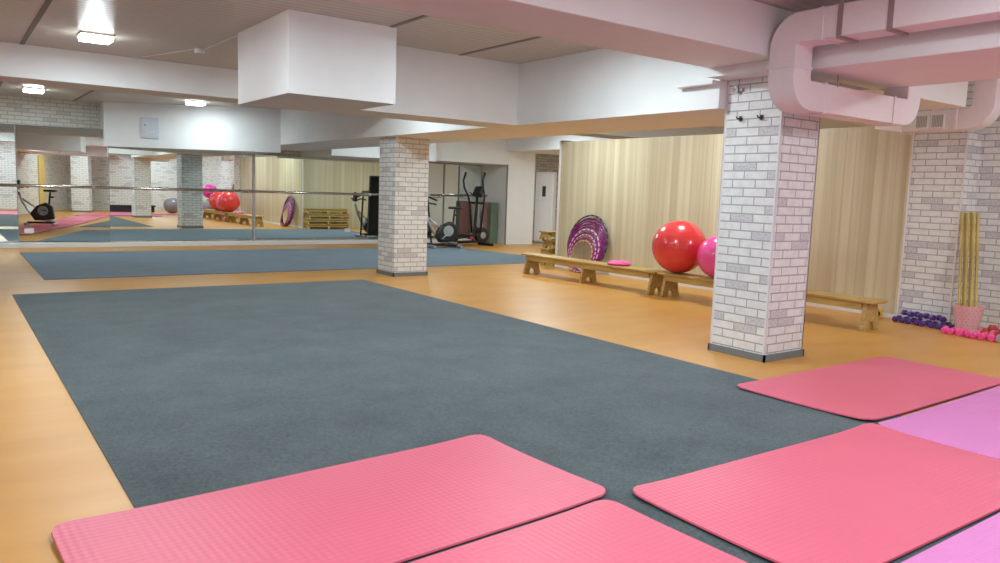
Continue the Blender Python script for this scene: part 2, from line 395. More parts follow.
def brick_pillar(x0, x1, y0, y1, h, label, trim=True):
    t = thing('brick_pillar', label, 'pillar', ((x0 + x1) / 2, (y0 + y1) / 2, 0)); t['kind'] = 'structure'
    a, b_ = (x1 - x0) / 2, (y1 - y0) / 2
    link_mesh('brick_facing', MB().box(-a, a, -b_, b_, 0, h), BR, t, uv=True)
    sk = MB()
    sk.box(-a - .016, a + .016, -b_ - .016, -b_ - .0005, 0, .058).box(-a - .016, a + .016, b_ + .0005, b_ + .016, 0, .058)
    sk.box(-a - .016, -a - .0005, -b_ - .016, b_ + .016, 0, .058).box(a + .0005, a + .016, -b_ - .016, b_ + .016, 0, .058)
    link_mesh('skirting', sk, SKIRT, t)
    if trim:
        c = MB()
        for sx in (-1, 1):
            for sy in (-1, 1):
                X, Y = sx * a, sy * b_
                c.box(min(X, X + sx * .003) - .007, max(X, X + sx * .003) + .007 * 0, min(Y, Y + sy * .003) - .0, max(Y, Y + sy * .003), .06, h - .02)
                c.box(min(X - sx * .016, X + sx * .003), max(X - sx * .016, X + sx * .003), min(Y, Y + sy * .003), max(Y, Y + sy * .003), .06, h - .02)
                c.box(min(X, X + sx * .003), max(X, X + sx * .003), min(Y - sy * .016, Y + sy * .003), max(Y - sy * .016, Y + sy * .003), .06, h - .02)
        link_mesh('corner_trim', c, TRIMW, t)
    return t
PM = brick_pillar(5.355, 5.875, 3.70, 4.24, 2.285, 'large white brick pillar on the right, in front of the benches')
PL = brick_pillar(5.375, 5.93, 10.10, 10.62, 2.05, 'smaller white brick pillar between the two dark carpets', trim=False)
for y in (4.085, 3.885):
    t = thing('coat_hook', 'small black hook on the large brick pillar, ' + ('left' if y > 4 else 'right') + ' one of two', 'hook', (5.355, y, 1.965), group='hooks on the large pillar')
    link_mesh('hook_plate', MB().box(-.012, -.0035, -.012, .012, -.02, .02), BLACK, t)
    link_mesh('hook_arm', MB().tube([(-.010, 0, 0), (-.045, 0, -.004), (-.06, 0, .012)], .006, 8), BLACK, t, smooth=True)
tag(link_mesh('cable_bracket', MB().box(-.018, 0, -.045, .045, -.012, .012).box(-.03, -.018, -.01, .01, -.03, .03), GREY, loc=(5.352, 4.12, 2.20)), 'small grey bracket high on the large brick pillar', 'bracket')

# carpets
def slab(name, poly, z0, z1, mat, label, cat):
    o = link_mesh(name, MB().prism(poly, z0, z1), mat, bevel=.002); return tag(o, label, cat)
slab('carpet', [(.568, -1.2), (4.765, -1.2), (4.765, 9.865), (.568, 9.865)], .0005, .007, CARP, 'large dark slate carpet covering the middle of the orange floor', 'carpet')
slab('carpet', [(.995, 11.18), (9.9, 11.26), (9.75, 12.6), (9.56, 14.3), (9.38, 15.02), (1.01, 15.27)], .0005, .007, CARP2, 'long slate carpet with a painted blue-grey sheen in front of the mirrors', 'carpet')

# ---------------------------------------------------------------- exercise mats
def rounded(x0, x1, y0, y1, r, n=5):
    P = []
    for cx, cy, a0 in ((x1 - r, y1 - r, 0), (x0 + r, y1 - r, 90), (x0 + r, y0 + r, 180), (x1 - r, y0 + r, 270)):
        for k in range(n + 1):
            a = R(a0 + 90 * k / n); P.append((cx + r * math.cos(a), cy + r * math.sin(a)))
    return P
def exercise_mat(cx, cy, L, W, rz, mat, label, curl=(0, 0, 0, 0), seed=0, group='foam exercise mats laid in rows'):
    """curl = lift of corners (-x-y, +x-y, -x+y, +x+y)"""
    t = thing('exercise_mat', label, 'exercise mat', (cx, cy, .009), rz, group)
    nx, ny = 56, 28; r = .085; rnd = random.Random(seed); ph = [rnd.uniform(0, 6) for _ in range(4)]
    def make(zo, shrink):
        vs = []
        for j in range(ny + 1):
            for i in range(nx + 1):
                u = -1 + 2 * i / nx; v = -1 + 2 * j / ny
                # pull the grid corners in to a rounded rectangle
                x = u * (L / 2 - shrink); y = v * (W / 2 - shrink)
                ax, ay = abs(x) - (L / 2 - shrink - r), abs(y) - (W / 2 - shrink - r)
                if ax > 0 and ay > 0:
                    m_ = max(ax, ay); d = math.hypot(ax, ay); k = m_ / d
                    ax, ay = ax * k, ay * k
                    x = math.copysign(L / 2 - shrink - r + ax, x); y = math.copysign(W / 2 - shrink - r + ay, y)
                z = .0012 * (1 + math.sin(3 * u + ph[0]) * math.cos(2 * v + ph[1]))
                for c, (su, sv) in zip(curl, ((-1, -1), (1, -1), (-1, 1), (1, 1))):
                    d = max(0, 1 - math.hypot((1 - u * su) * L / 2, (1 - v * sv) * W / 2) / .42)
                    z += c * d * d
                vs.append((x, y, z + zo))
        return vs
    fs = [(j * (nx + 1) + i, j * (nx + 1) + i + 1, (j + 1) * (nx + 1) + i + 1, (j + 1) * (nx + 1) + i) for j in range(ny) for i in range(nx)]
    rim = [i for i in range(nx + 1)] + [(j * (nx + 1) + nx) for j in range(1, ny + 1)] + [ny * (nx + 1) + i for i in range(nx - 1, -1, -1)] + [j * (nx + 1) for j in range(ny - 1, 0, -1)]
    def layer(z0, z1, s0, s1, name, mt):
        a, b_ = make(z0, s0), make(z1, s1); n = len(a)
        F = [tuple(reversed(f)) for f in fs] + [tuple(q + n for q in f) for f in fs]
        F += [(rim[k], rim[(k + 1) % len(rim)], rim[(k + 1) % len(rim)] + n, rim[k] + n) for k in range(len(rim))]
        return link_mesh(name, MB().add(a + b_, F), mt, t, smooth='auto')
    layer(0, .005, .002, 0, 'underside', MATUNDER)
    layer(.0052, .013, 0, .002, 'foam_top', mat)
    return t
ML, MW = 1.96, .96
exercise_mat(1.285, 2.712, 2.00, .955, R(3.0), CORAL, 'coral pink mat nearest the orange floor at bottom left', (.0, .01, .012, .012), 1)
exercise_mat(1.268, 1.728, 1.98, .95, R(3.0), CORAL, 'coral pink mat cut off at the bottom edge, tucked between two others', (.0, 0, 0, .012), 2)
exercise_mat(3.350, 1.785, 1.98, .975, R(-.6), CORAL, 'large coral pink mat in the centre of the bottom right group', (.02, 0, .012, .02), 3)
exercise_mat(3.36, .80, 1.93, .95, R(.3), LILAC, 'lilac mat at the very bottom right corner', (0, 0, .01, .01), 4)
exercise_mat(5.425, 2.795, 2.07, .975, R(1.0), CORAL, 'coral pink mat lying closest to the large brick pillar', (.012, 0, .006, 0), 5)
exercise_mat(5.36, 1.79, 2.02, .96, R(1.6), LILAC, 'lilac mat at the right edge beside the coral one near the pillar', (.0, 0, .012, 0), 6)
exercise_mat(1.22, .68, 1.94, .95, R(-.3), CORAL, 'coral pink mat beside the camera, outside the picture', (0, 0, 0, 0), 7)
exercise_mat(5.38, .80, 1.95, .93, R(.4), CORAL, 'coral pink mat behind the lilac one, outside the picture', (0, 0, 0, 0), 8)
exercise_mat(7.45, 1.5, 1.95, .93, R(1), CORAL, 'coral pink mat on bare floor far right, outside the picture', (0, 0, 0, 0), 9)

# ---------------------------------------------------------------- mirrors and barre
MZ0, MZ1 = .10, 1.905
def mirror(x0, x1, z1, label, yaw=0, y=16.60):
    t = thing('wall_mirror', label, 'mirror', (x1, y, 0), R(-yaw), 'mirrors along the far wall')
    wdt = (x1 - x0) / math.cos(R(yaw))
    link_mesh('mirror_pane', MB().box(-wdt + .006, -.006, 0, .006, MZ0, z1), MIRROR, t)
    fr = MB().box(-wdt, 0, .0065, .02, MZ0, z1 + .004)
    link_mesh('backing_board', fr, GREY, t)
    return t
mirror(-2.6, 1.10, 2.215, 'tall wall mirror pane at the far left edge of the picture')
mirror(1.10, 2.58, 2.215, 'tall angled wall mirror pane under the bare brick strip', yaw=10, y=16.355)
mirror(2.58, 5.42, 1.90, 'wide mirror pane left of the silver post, showing the pillar')
mirror(5.42, 8.60, 1.92, 'wide mirror pane right of the silver post, showing the hoops')
mirror(8.60, 10.20, 1.955, 'mirror pane behind the exercise bike')
mirror(10.20, 11.33, 1.955, 'narrow last mirror pane behind the elliptical trainer')
struct('trim_26', MB().box(XL, 11.33, 16.31, 16.58, 0, .085), WHITEM, bevel=.004)
struct('trim_27', MB().box(5.40, 5.44, 16.55, 16.598, .09, 1.93), SILVER)
struct('trim_28', MB().box(10.19, 10.21, 16.57, 16.598, .09, 1.95), GREY)
for x, z, lb in ((1.25, .30, 'left'), (7.6, .30, 'middle')):
    tag(link_mesh('sticker', MB().box(-.07, .07, -.004, 0, -.04, .04), WHITEM, loc=(x, 16.599 if x > 2 else 16.50, z)), 'small white sticker low on the mirrors, %s one' % lb, 'sticker')
bar = thing('ballet_barre', 'long steel ballet barre fixed across the mirrors', 'barre', (0, 16.28, 1.137))
link_mesh('rail', MB().tube([(-2.6, 0, -.03), (2.5, 0, -.01), (8, 0, 0), (11.3, 0, .055)], .024, 12), CHROME, bar, smooth=True)
for x in (-.6, 2.3, 3.6, 5.22, 6.22, 8.0, 9.9, 10.95):
    b_ = link_mesh('bracket', MB().tube([(x, 0, -.005), (x, .11, -.03), (x, .315 if (x > 2.6 or x < 1) else .10, -.03)], .014, 8).lathe([(.035, -.025), (.035, .025)], (x, 0, 0), 16, 'x'), SILVER, bar, smooth='auto')

# electrical cover on the bulkhead
t = thing('electrical_panel', 'square pale plastic cover on the white bulkhead', 'electrical panel', (3.21, 15.800, 2.27), R(-32))
link_mesh('panel_frame', MB().box(-.165, .165, -.018, 0, -.195, .195), simple('pale_panel', (.62, .66, .74), .35), t, bevel=.008)
link_mesh('panel_door', MB().box(-.135, .135, -.026, -.0185, -.165, .165), simple('pale_panel_door', (.66, .70, .78), .2), t, bevel=.006)
link_mesh('lock', MB().lathe([(.012, -.034), (.012, -.0265)], (-.08, 0, .05), 12, 'y'), BLACK, t)
link_mesh('curved_white_mark', MB().tube([(-.10, -.030, -.05), (-.05, -.034, -.085), (0, -.036, -.095), (.05, -.034, -.085), (.10, -.030, -.05)], .008, 8), WHITEM, t, smooth=True)  # curved white mark, slightly raised from the panel door

# smoke detector with its thin cable
t = thing('smoke_detector', 'small white smoke detector on the ribbed ceiling', 'smoke detector', (2.30, 8.80, ZC))
link_mesh('detector_body', MB().lathe([(.052, -.055), (.06, -.045), (.055, -.012), (.05, -.0005)], (0, 0, 0), 20), WHITEM, t, smooth='auto')
link_mesh('indicator', MB().sphere((.02, -.045, -.045), .008, 10, 8), REDV, t)
tag(link_mesh('ceiling_cable', MB().tube([(2.34, 8.76, ZC - .008), (2.36, 7.75, ZC - .008)], .005, 6).tube([(2.26, 8.84, ZC - .008), (1.9, 10.0, ZC - .008)], .005, 6), WHITEM), 'thin white cable running to the smoke detector', 'cable')

# ---------------------------------------------------------------- lamps
LIGHT_COL = (.80, .955, 1.0)
def ceiling_lamp(x, y, label, power, z=ZC, s=.30):
    t = thing('ceiling_lamp', label, 'ceiling lamp', (x, y, z), 0, 'square ceiling lamps')
    h = s / 2
    link_mesh('lamp_frame', MB().box(-h, h, -h, -h + .012, -.022, -.0005).box(-h, h, h - .012, h, -.022, -.0005).box(-h, -h + .012, -h + .0121, h - .0121, -.022, -.0005).box(h - .012, h, -h + .0121, h - .0121, -.022, -.0005), WHITEM, t)
    link_mesh('diffuser', MB().box(-h + .013, h - .013, -h + .013, h - .013, -.062, -.012), LAMP, t, bevel=.008)
    L = bpy.data.lights.new('lamp_light', 'AREA'); L.shape = 'SQUARE'; L.size = s; L.energy = power; L.color = LIGHT_COL
    lo = bpy.data.objects.new('lamp_light', L); COL.objects.link(lo); lo.parent = t; lo.location = (0, 0, -.066)
    # the bulging diffuser also throws light sideways onto the ceiling
    P = bpy.data.lights.new('lamp_glow', 'POINT'); P.energy = power * .16; P.shadow_soft_size = .08; P.color = LIGHT_COL
    po = bpy.data.objects.new('lamp_glow', P); COL.objects.link(po); po.parent = t; po.location = (0, 0, -.10)
    return t
PW = 26
ceiling_lamp(1.30, 8.80, 'square lamp on the ribbed ceiling at upper left', PW)
ceiling_lamp(1.27, 14.9, 'square lamp in front of the bare brick strip', PW)
ceiling_lamp(3.72, 14.55, 'square lamp close to the white bulkhead over the mirrors', PW * .5)
ceiling_lamp(1.30, 5.4, 'square lamp above the middle of the large carpet', PW)
ceiling_lamp(4.00, 4.95, 'square lamp hidden behind the near beam', PW)
ceiling_lamp(4.2, 8.9, 'square lamp between the two cross beams', PW * .7)
ceiling_lamp(1.30, 1.5, 'square lamp above the mats at left', PW)
ceiling_lamp(3.70, 1.5, 'square lamp above the mats at right', PW)
ceiling_lamp(7.75, 6.6, 'square lamp above the benches by the red balls', PW)
ceiling_lamp(7.75, 9.3, 'square lamp above the hoops', PW)
ceiling_lamp(7.60, 13.3, 'square lamp above the far carpet', PW)
ceiling_lamp(10.3, 12.9, 'square lamp above the exercise machines', PW)
ceiling_lamp(7.75, 1.6, 'square lamp by the right brick wall', PW)
ceiling_lamp(12.9, 13.4, 'unseen lamp added to brighten the cooling unit', PW * .7, z=2.30)  # added lamp, lifts the recess and the cooling unit
ceiling_lamp(11.2, 7.5, 'square lamp behind the wood partition', PW)

# ---------------------------------------------------------------- ducts
def duct_path(pts, rad, n=8):
    """polyline with rounded right-angle corners"""
    pts = [Vector(p) for p in pts]; out = [pts[0]]
    for i in range(1, len(pts) - 1):
        a, b_, c = pts[i - 1], pts[i], pts[i + 1]
        d0 = (a - b_).normalized(); d1 = (c - b_).normalized()
        o = b_ + (d0 + d1) * rad
        for k in range(n + 1):
            t_ = math.pi / 2 * k / n
            out.append(o - d1 * rad * math.cos(t_) - d0 * rad * math.sin(t_))
    out.append(pts[-1]); return out
def sweep(path, w, h, up0):
    """rectangular section w (side) x h (up) along path"""
    vs = []; U = Vector(up0); m_ = len(path)
    for i, p in enumerate(path):
        t_ = (path[min(i + 1, m_ - 1)] - path[max(i - 1, 0)]).normalized()
        U = (U - t_ * U.dot(t_)).normalized(); S = t_.cross(U)
        for a, b_ in ((-1, -1), (1, -1), (1, 1), (-1, 1)): vs.append(p + S * a * w / 2 + U * b_ * h / 2)
    fs = [(i * 4 + k, i * 4 + (k + 1) % 4, (i + 1) * 4 + (k + 1) % 4, (i + 1) * 4 + k) for i in range(m_ - 1) for k in range(4)]
    fs += [(3, 2, 1, 0), tuple(range((m_ - 1) * 4, m_ * 4))]
    return vs, fs
def duct_run(name, pts, rad, w, h, up0, parent):
    vs, fs = sweep(duct_path(pts, rad), w, h, up0)
    return link_mesh(name, MB().add(vs, fs), DUCT, parent, smooth='auto', bevel=.004)
def flange(c, d, s, parent):
    """thin collar perpendicular to axis d"""
    e = [s / 2 + .007] * 3; e['xyz'.index(d)] = .012
    return link_mesh('joint_collar', MB().box(c[0] - e[0], c[0] + e[0], c[1] - e[1], c[1] + e[1], c[2] - e[2], c[2] + e[2]), DUCT, parent, bevel=.002)
D = thing('ventilation_duct', 'large white square ventilation duct bending around the big brick pillar', 'ventilation duct', (5.045, 3.45, 2.2))
S_ = .212
duct_run('upper_section', [(0, -6.0, .325), (0, -.30, .325)], .1, S_, S_, (0, 0, 1), D)
duct_run('upper_elbow', [(0, -.29, .325), (0, 0, .325), (0, 0, .07)], .125, S_, S_, (0, 0, 1), D)
duct_run('lower_elbow', [(0, 0, .06), (0, 0, -.125), (.30, 0, -.125)], .125, S_, S_, (0, 1, 0), D)
duct_run('lower_section', [(.31, 0, -.125), (1.30, 0, -.125)], .1, S_, S_, (0, 0, 1), D)
duct_run('end_elbow', [(1.31, 0, -.125), (1.62, 0, -.125), (1.62, 0, .50)], .125, S_, S_, (0, 0, 1), D)
for c, d in (((0, -.295, .325), 'y'), ((0, 0, .065), 'z'), ((.305, 0, -.125), 'x'), ((1.305, 0, -.125), 'x')): flange(c, d, S_, D)
for y in (-.43, -.775):
    link_mesh('hanger_strap', MB().box(-S_ / 2 - .008, -S_ / 2 - .001, y - .018, y + .018, .21, .52).box(-S_ / 2, S_ / 2, y - .018, y + .018, .205, .2185), STRAP, D)
link_mesh('screw_hook', MB().tube([(.45, -.11, .06), (.45, -.115, -.03)], .006, 6), STRAP, D)
D2 = thing('ventilation_duct', 'smaller white duct with two square grilles above the right brick column', 'ventilation duct', (8.40, 4.0, 2.19))
S2 = .205
m = MB()  # tapered far end
m.add([(.07, .66, -.05), (.205, .66, -.05), (.205, .66, .10), (.07, .66, .10), (0, .32, -.1025), (.205, .32, -.1025), (.205, .32, .1025), (0, .32, .1025)],
      [(0, 1, 2, 3), (7, 6, 5, 4), (0, 4, 5, 1), (1, 5, 6, 2), (2, 6, 7, 3), (3, 7, 4, 0)])
link_mesh('end_cap', m, DUCT, D2, bevel=.004)
link_mesh('duct_body', MB().box(0, S2, -.22, .318, -.1025, .1025), DUCT, D2, bevel=.004)
duct_run('elbow', [(S2 / 2, -.225, 0), (S2 / 2, -.47, 0), (S2 / 2, -.47, .50)], .16, S2, S2, (0, 0, 1), D2)
flange((S2 / 2, -.222, 0), 'y', S2, D2)
flange((S2 / 2, .319, 0), 'y', S2, D2)
for y0 in (.055, -.105):
    g = link_mesh('grille', MB().box(-.012, -.0005, y0 - .015, y0 + .125, -.082, .070), WHITEM, D2, bevel=.002)
    s_ = MB()
    for k in range(7): s_.box(-.0135, -.0122, y0 + .002 + k * .016, y0 + .012 + k * .016, -.066, .054)
    link_mesh('slots', s_, GREY, g)

# ---------------------------------------------------------------- benches
def make_bench(label, loc, rz=0, L=2.93, group='low wooden gym benches', H=.32, inset=.10):
    """long axis = local Y, top at .32"""
    t = thing('gym_bench', label, 'bench', loc, rz, group)
    link_mesh('seat', MB().box(-.155, .155, -L / 2, L / 2, H - .03, H), BENCH, t, bevel=.006)
    q = H - .0305; k_ = q / .2895
    for s in (-1, 1):
        link_mesh('side_rail', MB().box(s * .115 - .012, s * .115 + .012, -L / 2 + inset + .03, L / 2 - inset - .03, H - .105, q), BENCH, t, bevel=.003)
    for k in (-1, 0, 1):
        y = k * (L / 2 - inset)
        poly = [(-.165, 0), (-.06, 0), (-.05, .055 * k_), (-.025, .09 * k_), (.025, .09 * k_), (.05, .055 * k_), (.06, 0), (.165, 0), (.10, q), (-.10, q)]
        link_mesh('leg', MB().prism(poly, y - .022, y + .022, 'y'), BENCH, t, bevel=.003)
    return t
b1 = make_bench('gym bench on the left, with the pink cushion and hoops behind it', (7.765, 8.475, 0), R(0))
b2 = copy_tree(b1); b2.location = (7.775, 5.515, 0); b2['label'] = 'gym bench on the right, passing behind the large brick pillar with balls on it'
# stack behind the partition corner
names = ['bottom short bench of the stack at the end of the wood partition', 'second short bench from the floor in the stack by the partition', 'third short bench from the floor in the stack by the partition', 'top short bench of the stack at the end of the wood partition']
SC = make_bench(names[0], (9.56, 10.86, 0), R(90), 1.36, 'short benches stacked at the partition end', H=.155, inset=.04)
for k, dx in ((1, -.03), (2, .02), (3, -.05)):
    c = copy_tree(SC); c.location = (9.56 + dx, 10.86 + .01 * (k % 2), .1552 * k); c['label'] = names[k]
# ---------------------------------------------------------------- balls, cushion
def ball(x, y, z0, r, mat, label):
    t = thing('exercise_ball', label, 'exercise ball', (x, y, z0), 0, 'big exercise balls')
    m_ = MB()
    prof = []
    for i in range(57):
        a = math.pi * i / 56; rr = r * (1 + (.0035 * math.cos(a * 40) if 6 < i < 50 else 0))
        prof.append((max(1e-4, rr * math.sin(a)), r * .985 - rr * .985 * math.cos(a)))
    m_.lathe(prof, (0, 0, 0), 56)
    link_mesh('ball_skin', m_, mat, t, smooth=True, rot=(R(0), 0, 0))
    link_mesh('air_plug', MB().lathe([(.011, 0), (.009, .006)], (0, 0, r * 1.97), 12), WHITEM, t)
    return t
ball(7.80, 6.785, .3205, .353, BALLR, 'big red ball on the bench, left of the large brick pillar')
ball(7.82, 6.145, .3205, .274, BALLP, 'pink ball beside the big red ball, half hidden by the pillar')
ball(7.82, 5.50, .3205, .335, BALLR, 'second red ball on the bench, hidden behind the large brick pillar')
ball(7.45, .35, 0, .33, BALLG, 'grey ball on the floor seen only in the mirror')
ball(8.78, .95, 0, .32, BALLG, 'grey ball in the corner under a magenta one, seen in the mirror')
ball(8.76, .93, .642, .29, BALLM, 'magenta ball resting on top of a grey ball, seen in the mirror')
t = thing('balance_cushion', 'flat pink round air cushion on the left bench', 'cushion', (7.80, 7.87, .3205))
link_mesh('cushion_body', MB().lathe([(.10, 0), (.155, .004), (.172, .022), (.165, .042), (.12, .058), (.05, .066), (.001, .067)], (0, 0, 0), 40), simple('pink_cushion', (.88, .12, .38), .4), t, smooth=True)
link_mesh('rim_seam', MB().torus((0, 0, .024), .172, .004, 48, 6), simple('pink_seam', (.75, .07, .28), .4), t, smooth=True)

# ---------------------------------------------------------------- hoops leaning on the partition
hoops = [(.478, .014, tape_mat('green_black_tape', (.015, .02, .02), (.10, .14, .10), 26), 'largest hoop, dark with green flecks, leaning on the wood partition'),
         (.452, .016, tape_mat('purple_tape', (.17, .008, .12), (.25, .02, .19), 20), 'second largest hoop, plain purple, inside the dark one'),
         (.430, .014, tape_mat('violet_tape', (.22, .01, .17), (.10, .006, .08), 30), 'third largest hoop, violet striped'),
         (.408, .014, tape_mat('plum_tape', (.24, .012, .16), (.16, .006, .12), 16), 'fourth largest hoop, plum coloured'),
         (.385, .014, tape_mat('fuchsia_tape', (.30, .012, .18), (.12, .006, .09), 34), 'fifth largest hoop, fuchsia striped'),
         (.362, .013, tape_mat('white_purple_tape', (.72, .55, .70), (.40, .06, .34), 22), 'medium hoop taped in white and purple'),
         (.338, .014, tape_mat('dark_purple_tape', (.14, .006, .11), (.25, .02, .16), 12), 'medium dark purple hoop inside the white and purple one'),
         (.316, .013, tape_mat('silver_pink_tape', (.66, .45, .55), (.26, .02, .18), 26), 'medium hoop taped in silver and pink'),
         (.294, .014, tape_mat('wine_tape', (.30, .015, .12), (.20, .008, .10), 18), 'small wine red hoop'),
         (.268, .012, tape_mat('gold_tape', (.60, .36, .22), (.45, .08, .16), 20), 'smallest hoop, gold and pink, innermost of the leaning hoops')]
for k, (Rr, tr, mt, lb) in enumerate(hoops):
    hb = .0 + .002 * k
    base = Vector((8.70 - .026 * k * .55, 9.645, tr + .002))
    lean = math.asin(min(.9, (8.862 - .028 * (k) * .55 - base.x) / (2 * Rr)))
    t = thing('hula_hoop', lb, 'hula hoop', base, 0, 'hula hoops leaning on the partition')
    m_ = MB(); n = 72; nrm = Vector((-math.cos(lean), 0, math.sin(lean))); upv = Vector((math.sin(lean), 0, math.cos(lean)))
    # ring mesh lies in its own XY plane; rotate so that it stands leaning
    m_.torus((0, 0, 0), Rr, tr, n, 10)
    ring = link_mesh('tube', m_, mt, t, smooth=True)
    Mx = Matrix((Vector((0, 1, 0)), upv, Vector((0, 1, 0)).cross(upv))).transposed().to_4x4()
    ring.rotation_euler = Mx.to_euler(); ring.location = upv * Rr

# ---------------------------------------------------------------- corner: basket with sticks, dumbbells, roller
t = thing('waste_basket', 'pale pink perforated basket holding the wooden sticks', 'basket', (8.71, 3.60, 0))
n = 28; m_ = MB()
def ringv(r, z): return [(r * math.cos(2 * math.pi * k / n), r * math.sin(2 * math.pi * k / n), z) for k in range(n)]
prof = [(.095, .0), (.100, .02), (.145, .275), (.150, .285), (.143, .285), (.137, .272), (.093, .022), (.001, .020)]
m_.lathe(prof[:-1] + [prof[-1]], (0, 0, 0), n)
link_mesh('basket_wall', m_, BASKET, t, smooth='auto')
h_ = MB()
for row in range(7):
    z = .05 + row * .032; r = .1065 + (z - .02) * .18
    for k in range(20):
        a = 2 * math.pi * (k + .5 * (row % 2)) / 20
        ca, sa = math.cos(a), math.sin(a); w_ = .0065; hh = .010
        p = Vector((r * ca, r * sa, z)); tx = Vector((-sa, ca, 0)); uz = Vector((.18 * ca, .18 * sa, 1)).normalized(); nn = Vector((ca, sa, -.18)).normalized()
        p += nn * -.0035
        vs = [p - tx * w_, p - uz * hh, p + tx * w_, p + uz * hh]; vs += [q + nn * .0015 for q in vs]
        h_.add(vs, [(3, 2, 1, 0), (4, 5, 6, 7), (0, 1, 5, 4), (1, 2, 6, 5), (2, 3, 7, 6), (3, 0, 4, 7)])
link_mesh('lattice_pattern', h_, simple('rose_pattern', (.66, .30, .37), .5), t)
for k in range(6):
    y1 = 3.822 - k * .030; top = Vector((8.875 if k % 2 else 8.855, y1, 1.262 - (.012 if k % 3 else 0)))
    bot = Vector((8.69 + .035 * (k % 2), 3.670 - k * .030, .03))
    o = link_mesh('wooden_stick', MB().tube([(0, 0, 0), top - bot], .0155, 14), STICKW, loc=bot, smooth='auto')
    pos = ['leftmost', 'second', 'third', 'fourth', 'fifth', 'rightmost'][k]
    tag(o, '%s of the long yellowish wooden sticks standing in the pink basket' % pos + (' from the left' if 0 < k < 5 else ''), 'stick', 'wooden sticks in the basket')

def dumbbell_proto(mat, label, loc, rz, group, r=.036, L=.19, kind='hex'):
    t = thing('dumbbell', label, 'dumbbell', loc, rz, group)
    link_mesh('handle', MB().tube([(-L / 2 + .05, 0, r), (L / 2 - .05, 0, r)], .014, 12), mat, t, smooth='auto')
    for s in (-1, 1):
        x = s * (L / 2 - .03)
        link_mesh('head', MB().lathe([(r * .80, -.026), (r * 1.05, -.018), (r * 1.05, .018), (r * .80, .026)], (x, 0, r), 6 if kind == 'hex' else 20, 'x'), mat, t, smooth='auto')
    return t
words = ['first', 'second', 'third', 'fourth', 'fifth', 'sixth', 'seventh', 'eighth', 'ninth']
gp = 'purple dumbbells along the brick column'
pp = dumbbell_proto(PURPLE, 'purple dumbbell, first in the row from the left, by the brick column', (8.71, 4.33, 0), R(8), gp, r=.032, L=.18)
for k in range(1, 8):
    c = copy_tree(pp); c.location = (8.71 - .012 * k, 4.33 - k * .084, 0); c.rotation_euler = (0, 0, R(random.uniform(-6, 22)))
    c['label'] = 'purple dumbbell, %s in the row from the left, by the brick column' % words[k]
for k in range(4):
    c = copy_tree(pp); c.location = (8.765 - .012 * k, 4.245 - k * .125, .0665); c.rotation_euler = (0, 0, R(random.uniform(40, 75)))
    c['label'] = 'purple dumbbell on top of the row, %s from the left' % words[k]; c['group'] = 'purple dumbbells piled on the row'
gk = 'pink dumbbells in front of the basket'
kp = dumbbell_proto(PINKV, 'pink dumbbell, first in the row from the left, before the basket', (8.415, 3.68, 0), R(18), gk, r=.032, L=.17, kind='round')
for k in range(1, 7):
    c = copy_tree(kp); c.location = (8.415 - .008 * k, 3.68 - k * .076, 0); c.rotation_euler = (0, 0, R(random.uniform(5, 35)))
    c['label'] = 'pink dumbbell, %s in the row from the left, before the basket' % words[k]
dumbbell_proto(BLACK, 'black dumbbell between the purple row and the basket', (8.775, 3.755, .0), R(75), None, r=.034)
dumbbell_proto(REDV, 'red dumbbell right of the pink basket, nearer the wall', (8.80, 3.33, 0), R(60), None, r=.05, L=.22)
dumbbell_proto(REDV, 'red dumbbell right of the pink basket, farther from the wall', (8.56, 3.33, .0), R(70), None, r=.045, L=.2)
dumbbell_proto(GREYV, 'pinkish grey dumbbell at the right end of the pink row', (8.40, 3.13, 0), R(10), None, r=.045, L=.2, kind='round')
dumbbell_proto(simple('pale_pink_vinyl', (.75, .45, .50), .4), 'pale pink dumbbell at the right edge behind the grey one', (8.68, 3.14, 0), R(60), None, r=.05, L=.22, kind='round')
t = thing('foam_roller', 'short yellow roller with black core at the end of the right bench', 'roller', (8.70, 4.56, 0), R(25))
link_mesh('foam_sleeve', MB().lathe([(.04, -.09), (.062, -.085), (.062, .085), (.04, .09)], (0, 0, .063), 24, 'x'), YELLOW, t, smooth='auto')
link_mesh('core', MB().lathe([(.038, -.10), (.038, .10)], (0, 0, .063), 20, 'x'), BLACK, t, smooth='auto')

# ---------------------------------------------------------------- cooling unit
t = thing('air_conditioner', 'tall white floor-standing cooling unit in the far recess', 'air conditioner', (12.655, 15.64, 0), R(-55))
# local x along the front face, local -y faces the room
link_mesh('cabinet', MB().box(-.24, .24, 0, .34, .04, 1.86), WHITEM, t, bevel=.02, seg=3)
link_mesh('plinth', MB().box(-.225, .225, .015, .33, 0, .0395), GREY, t)
link_mesh('upper_panel', MB().box(-.225, .225, -.014, -.0005, 1.10, 1.845), WHITEM, t, bevel=.006)
link_mesh('lower_panel', MB().box(-.225, .225, -.014, -.0005, .06, 1.09), WHITEM, t, bevel=.006)
link_mesh('black_display', MB().box(-.045, .05, -.0165, -.0145, 1.22, 1.49), BLACK, t, bevel=.003)

